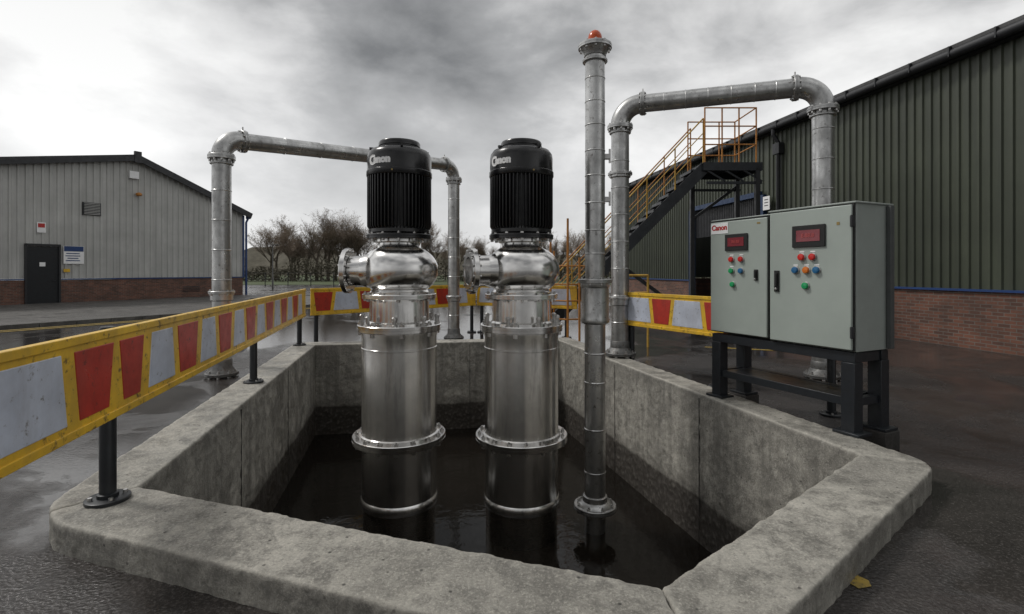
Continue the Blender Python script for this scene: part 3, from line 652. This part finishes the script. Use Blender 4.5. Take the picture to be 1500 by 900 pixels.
# ---------------------------------------------------------------- external staircase
SY0,SY1=14.0,15.0; top=Vector((5.23,0,4.6)); bot=Vector((.95,0,0.05))
stc=thing('metal_staircase','dark steel external staircase with rusty orange and yellow handrails and landing','staircase',(3.1,14.5,0))
sd=(top-bot)
for y in (SY0,SY1):
    bm=B(); beam(bm,(bot.x,y,bot.z+.08),(top.x+.05,y,top.z-.08),.05,.30); 
    finish(bm,'stringer',M['darksteel'],stc,True)
nT=21
bm=B(); box(bm,(0,0,0),(.25,SY1-SY0-.06,.04)); box(bm,(-.12,0,-.03),(.02,SY1-SY0-.06,.06))
tr=finish(bm,'tread',M['darksteel'],stc)
for i in range(1,nT):
    c=bot+sd*(i/nT); o=tr if i==1 else tr.copy()
    if i>1: COL.objects.link(o); o.parent=stc
    o.location=(c.x-3.1,0,c.z+.06)
for y,mt in ((SY0,'yrail'),(SY1,'orange')):
    bm=B(); up=Vector((0,0,1.25))
    a0=Vector((bot.x,y,bot.z)); a1=Vector((top.x,y,top.z))
    for hgt in (1.25,.85,.5): rod(bm,a0+Vector((0,0,hgt)),a1+Vector((0,0,hgt)),.020 if hgt>1 else .013,10)
    for q in (0,.16,.32,.48,.64,.82,1): rod(bm,a0+(a1-a0)*q,a0+(a1-a0)*q+up,.019,10)
    finish(bm,'handrail',M[mt],stc,True)
bm=B(); box(bm,(6.0,14.6,4.60),(1.6,1.4,.05)); box(bm,(6.0,13.92,4.52),(1.6,.06,.22)); box(bm,(6.0,15.3,4.52),(1.6,.06,.22)); box(bm,(6.78,14.6,4.52),(.06,1.32,.22)); box(bm,(5.22,14.6,4.52),(.05,1.3,.18))
for k in range(3): beam(bm,(5.3+k*.5,13.93,4.42),(5.8+k*.5,13.93,4.12),.035,.04)
beam(bm,(5.3,13.95,4.08),(6.8,13.95,4.08),.05,.07); beam(bm,(5.3,15.25,4.08),(6.8,15.25,4.08),.05,.07)
finish(bm,'landing',M['darksteel'],stc,True)
bm=B()
for hgt in (1.5,1.0,.5): rod(bm,(5.25,13.94,4.62+hgt),(6.65,13.94,4.62+hgt),.019,10); rod(bm,(5.25,15.28,4.62+hgt),(6.65,15.28,4.62+hgt),.019,10); rod(bm,(6.65,13.94,4.62+hgt),(6.65,15.28,4.62+hgt),.019,10)
for x in (5.25,5.72,6.18,6.65):
    for y in (13.94,15.28): rod(bm,(x,y,4.62),(x,y,6.13),.021,10)
finish(bm,'landing_rail',M['orange'],stc,True)
bm=B()
for x,y in ((6.68,13.95),(6.68,15.2),(5.35,15.2)): box(bm,(x,y,2.2),(.12,.12,4.55))
beam(bm,(3.0,15.1,2.0),(5.3,15.2,.3),.10,.10); beam(bm,(5.35,15.2,3.2),(6.7,15.2,4.2),.08,.08)
finish(bm,'support_column',M['trim'],stc,True)

gr=thing('guard_rail','rusty orange tubular guard rails by the staircase foot','railing',(1.3,12.8,0))
bm=B()
for x,y,h in ((.95,12.6,2.6),(1.35,12.4,2.95),(1.62,12.3,2.0),(1.95,12.6,1.9),(1.1,13.4,2.2)): rod(bm,(x,y,0),(x,y,h),.027,10)
for z in (.5,.95,1.35,1.8): rod(bm,(.95,12.6,z),(1.35,12.4,z),.02,10); rod(bm,(1.35,12.4,z),(1.95,12.6,z),.02,10); rod(bm,(1.1,13.4,z),(.95,12.6,z),.02,10)
finish(bm,'rail',M['orange'],gr,True)
gr=thing('guard_rail','yellow tubular guard rail beside the overhead pipe','railing',(2.6,11.3,0))
bm=B()
for x in (2.25,3.0): rod(bm,(x,11.3,0),(x,11.3,1.6),.025,10)
rod(bm,(2.25,11.3,1.58),(3.0,11.3,1.58),.026,10); rod(bm,(2.25,11.3,1.2),(3.0,11.3,1.2),.022,10)
finish(bm,'rail',M['yrail'],gr,True)

# ---------------------------------------------------------------- trees
def tree_mesh(seed,H):
    rnd=random.Random(seed); bt=B(); bc=B(); tips=[]
    def grow(p,d,L,r,lev):
        n=3; q=p.copy(); dd=d.copy(); rr=r
        for s in range(n):
            nd=(dd+Vector((rnd.uniform(-.2,.2),rnd.uniform(-.2,.2),rnd.uniform(-.05,.15)))).normalized()
            q2=q+nd*L/n; r2=rr*.82
            T=orient(q,q2-q); lathe(bt,[(rr,0),(r2,(q2-q).length)],6 if lev<2 else 4,0,T,False)
            if lev<4 and s>0 or (lev>0 and lev<4):
                for k in range(2 if lev<3 else 1):
                    az=rnd.uniform(0,6.28); sp=rnd.uniform(.5,.95)
                    sd=(nd+Vector((math.cos(az),math.sin(az),.25))*sp).normalized()
                    grow(q2,sd,L*rnd.uniform(.52,.72),r2*.55,lev+1)
            q=q2;dd=nd;rr=r2
        tips.append((q,dd,lev))
        if lev>=2: tips.append(((p+q)/2,dd,lev))
    grow(Vector((0,0,0)),Vector((0,0,1)),H*.40,H*.024,0)
    for (p,d,lev) in tips:
        for k in range(4):
            v=(d+Vector((rnd.gauss(0,.7),rnd.gauss(0,.7),rnd.gauss(.15,.5)))).normalized(); L=rnd.uniform(.25,.6)*H/8; w=.008*H/8
            s=v.orthogonal().normalized()*w; m=p+v*L*.5+Vector((rnd.uniform(-.05,.05),)*3)
            a=bc.verts.new(p-s);b2=bc.verts.new(p+s);c=bc.verts.new(m+s*.7);e2=bc.verts.new(m-s*.7);t=bc.verts.new(p+v*L)
            bc.faces.new((a,b2,c,e2)); bc.faces.new((e2,c,t))
    for bmx in (bt,bc):
        for vv in bmx.verts:
            rr=math.hypot(vv.co.x,vv.co.y); zc=H*.55
            q=math.sqrt((rr/(H*.48))**2+((vv.co.z-zc)/(H*.45))**2)
            if vv.co.z>zc*.6 and q>1:
                f=1/(q**.75); vv.co.x*=f; vv.co.y*=f; vv.co.z=zc+(vv.co.z-zc)*f
    return bt,bc
protos=[]
spec=[(-38,88,9,0),(-34.5,86,8.5,1),(-31,90,10,2),(-29,87,10.5,0),(-26,88,11,1),(-33,92,10,2)]
rnd=random.Random(5)
for i in range(34): spec.append((-44+i*1.9+rnd.uniform(-.8,.8),rnd.uniform(84,97),rnd.uniform(7.2,10.8)*(1.08 if i<17 else .85),rnd.randrange(3)))
for i in range(6): spec.append((20+i*5,rnd.uniform(88,96),8.0,i%3))
for idx,(x,y,h,kq) in enumerate(spec):
    e=thing('bare_tree','bare winter tree with rounded twiggy crown above the hedge','tree',(x,y,0),idx*1.3,'bare winter trees beyond the yard')
    if kq>=len(protos):
        bt,bc=tree_mesh(11+kq*5,8.5)
        t=finish(bt,'trunk',M['bark'],e,smooth=60); c=finish(bc,'crown',M['twig'],e,smooth=0); protos.append((t,c))
    else:
        for src in protos[kq]:
            o=src.copy(); COL.objects.link(o); o.parent=e
    s=h/8.5; e.scale=(s*1.15,s*1.15,s*1.06)
bm=B(); rnd=random.Random(3)
for i in range(26000):
    x=rnd.uniform(-62,45); base=2.6+.8*math.sin(x*.35)+.6*math.sin(x*1.1+1)
    y=82+rnd.uniform(-3,3); z=rnd.uniform(0,1)**.8*base
    s=rnd.uniform(.12,.30); v=[Vector((rnd.gauss(0,1),rnd.gauss(0,1),rnd.gauss(0,1))).normalized()*s for _ in range(3)]
    bm.faces.new([bm.verts.new(Vector((x,y,z))+q) for q in v])
o=finish(bm,'hedge',M['hedge'],smooth=0); o['kind']='stuff'; o['label']='dense dark winter hedge along the far field'; o['category']='hedge'
bm=B(); N_=90
prev=None
for i in range(N_+1):
    x=-260+i*520/N_; h=8+2.2*math.sin(i*.5)+1.5*math.sin(i*1.7)
    a=bm.verts.new((x,190,0)); c=bm.verts.new((x,205,h)); d=bm.verts.new((x,240,h*1.15))
    if prev: bm.faces.new((prev[0],a,c,prev[1])); bm.faces.new((prev[1],c,d,prev[2]))
    prev=(a,c,d)
o=finish(bm,'hills',M['hedge'],smooth=60); o['kind']='structure'
fe=thing('field_fence','dark green mesh fence along the edge of the yard','fence',(-18,56,0))
bm=B()
for i in range(19): x=-32+i*2.5; rod(bm,(x,56,0),(x,56,1.5),.045,8)
for z in (.15,.8,1.45): rod(bm,(-32,56,z),(13,56,z),.018,6)
finish(bm,'fence_panel',M['post'],fe,True)
lp=thing('lamp_post','thin grey lamp post standing at the yard edge','street lamp',(-21.5,46,0))
bm=B(); lathe(bm,[(.08,0),(.08,1),(.05,1.1),(.04,4.0)],12); finish(bm,'pole',M['dgalv'],lp)
bm=B(); box(bm,(.25,0,4.02),(.6,.2,.1)); finish(bm,'lantern',M['dgalv'],lp,bevel=.02)

# ---------------------------------------------------------------- light and sky
w=bpy.data.worlds.new('World'); scene.world=w; w.use_nodes=True; nt=w.node_tree
bg=nt.nodes['Background']; out=nt.nodes['World Output']
sky=N(nt,'ShaderNodeTexSky',sky_type='NISHITA'); sky.sun_disc=False; sky.sun_elevation=R(50); sky.sun_rotation=R(-60)
nt.links.new(sky.outputs[0],bg.inputs[0]); bg.inputs[1].default_value=.05
tc=N(nt,'ShaderNodeTexCoord'); sp=N(nt,'ShaderNodeSeparateXYZ'); nt.links.new(tc.outputs['Generated'],sp.inputs[0])
mp=N(nt,'ShaderNodeMapping'); mp.inputs['Scale'].default_value=(1,1,2.0); mp.inputs['Location'].default_value=(3.1,.4,1.7); nt.links.new(tc.outputs['Generated'],mp.inputs['Vector'])
fa=noise(nt,mp.outputs[0],1.5,3,.5,.1); fb=noise(nt,mp.outputs[0],3.8,8,.56,.2)
f1=mth(nt,'ADD',mth(nt,'MULTIPLY',fa,.60),mth(nt,'MULTIPLY',fb,.40))
cl=ramp(nt,f1,[(.35,(.22,.225,.23)),(.45,(.42,.425,.43)),(.53,(.72,.72,.72)),(.62,(1.0,1.0,.99))])
hz_=ramp(nt,sp.outputs[2],[(0,.7),(.16,.4),(.36,0.)])
cl=mix(nt,hz_,cl,(.84,.84,.84))
upk=ramp(nt,sp.outputs[2],[(.20,1.),(.44,.80),(.62,.85),(1.,1.)])
cl=mix(nt,1.,cl,upk,'MULTIPLY')
bk=ramp(nt,N_map(nt,sp.outputs[1],-.95,-.2),[(0,.50),(1,1.)])  # unseen sky behind the camera dimmed, added for dark bands in the steel
cl=mix(nt,1.,cl,bk,'MULTIPLY')
bg2=N(nt,'ShaderNodeBackground'); nt.links.new(cl,bg2.inputs[0]); bg2.inputs[1].default_value=1.16
ms=N(nt,'ShaderNodeMixShader'); ms.inputs[0].default_value=.94
nt.links.new(bg.outputs[0],ms.inputs[1]); nt.links.new(bg2.outputs[0],ms.inputs[2]); nt.links.new(ms.outputs[0],out.inputs[0])
s=bpy.data.lights.new('sun','SUN'); s.energy=1.5; s.angle=R(10); s.color=(1,.97,.93); so=bpy.data.objects.new('sun',s); COL.objects.link(so)
el,az=R(50),R(-75)
dirv=Vector((math.sin(az)*math.cos(el),math.cos(az)*math.cos(el),math.sin(el)))
so.rotation_euler=dirv.to_track_quat('Z','Y').to_euler(); sky.sun_rotation=az
scene.view_settings.view_transform='Standard'; scene.view_settings.look='None'; scene.view_settings.exposure=0
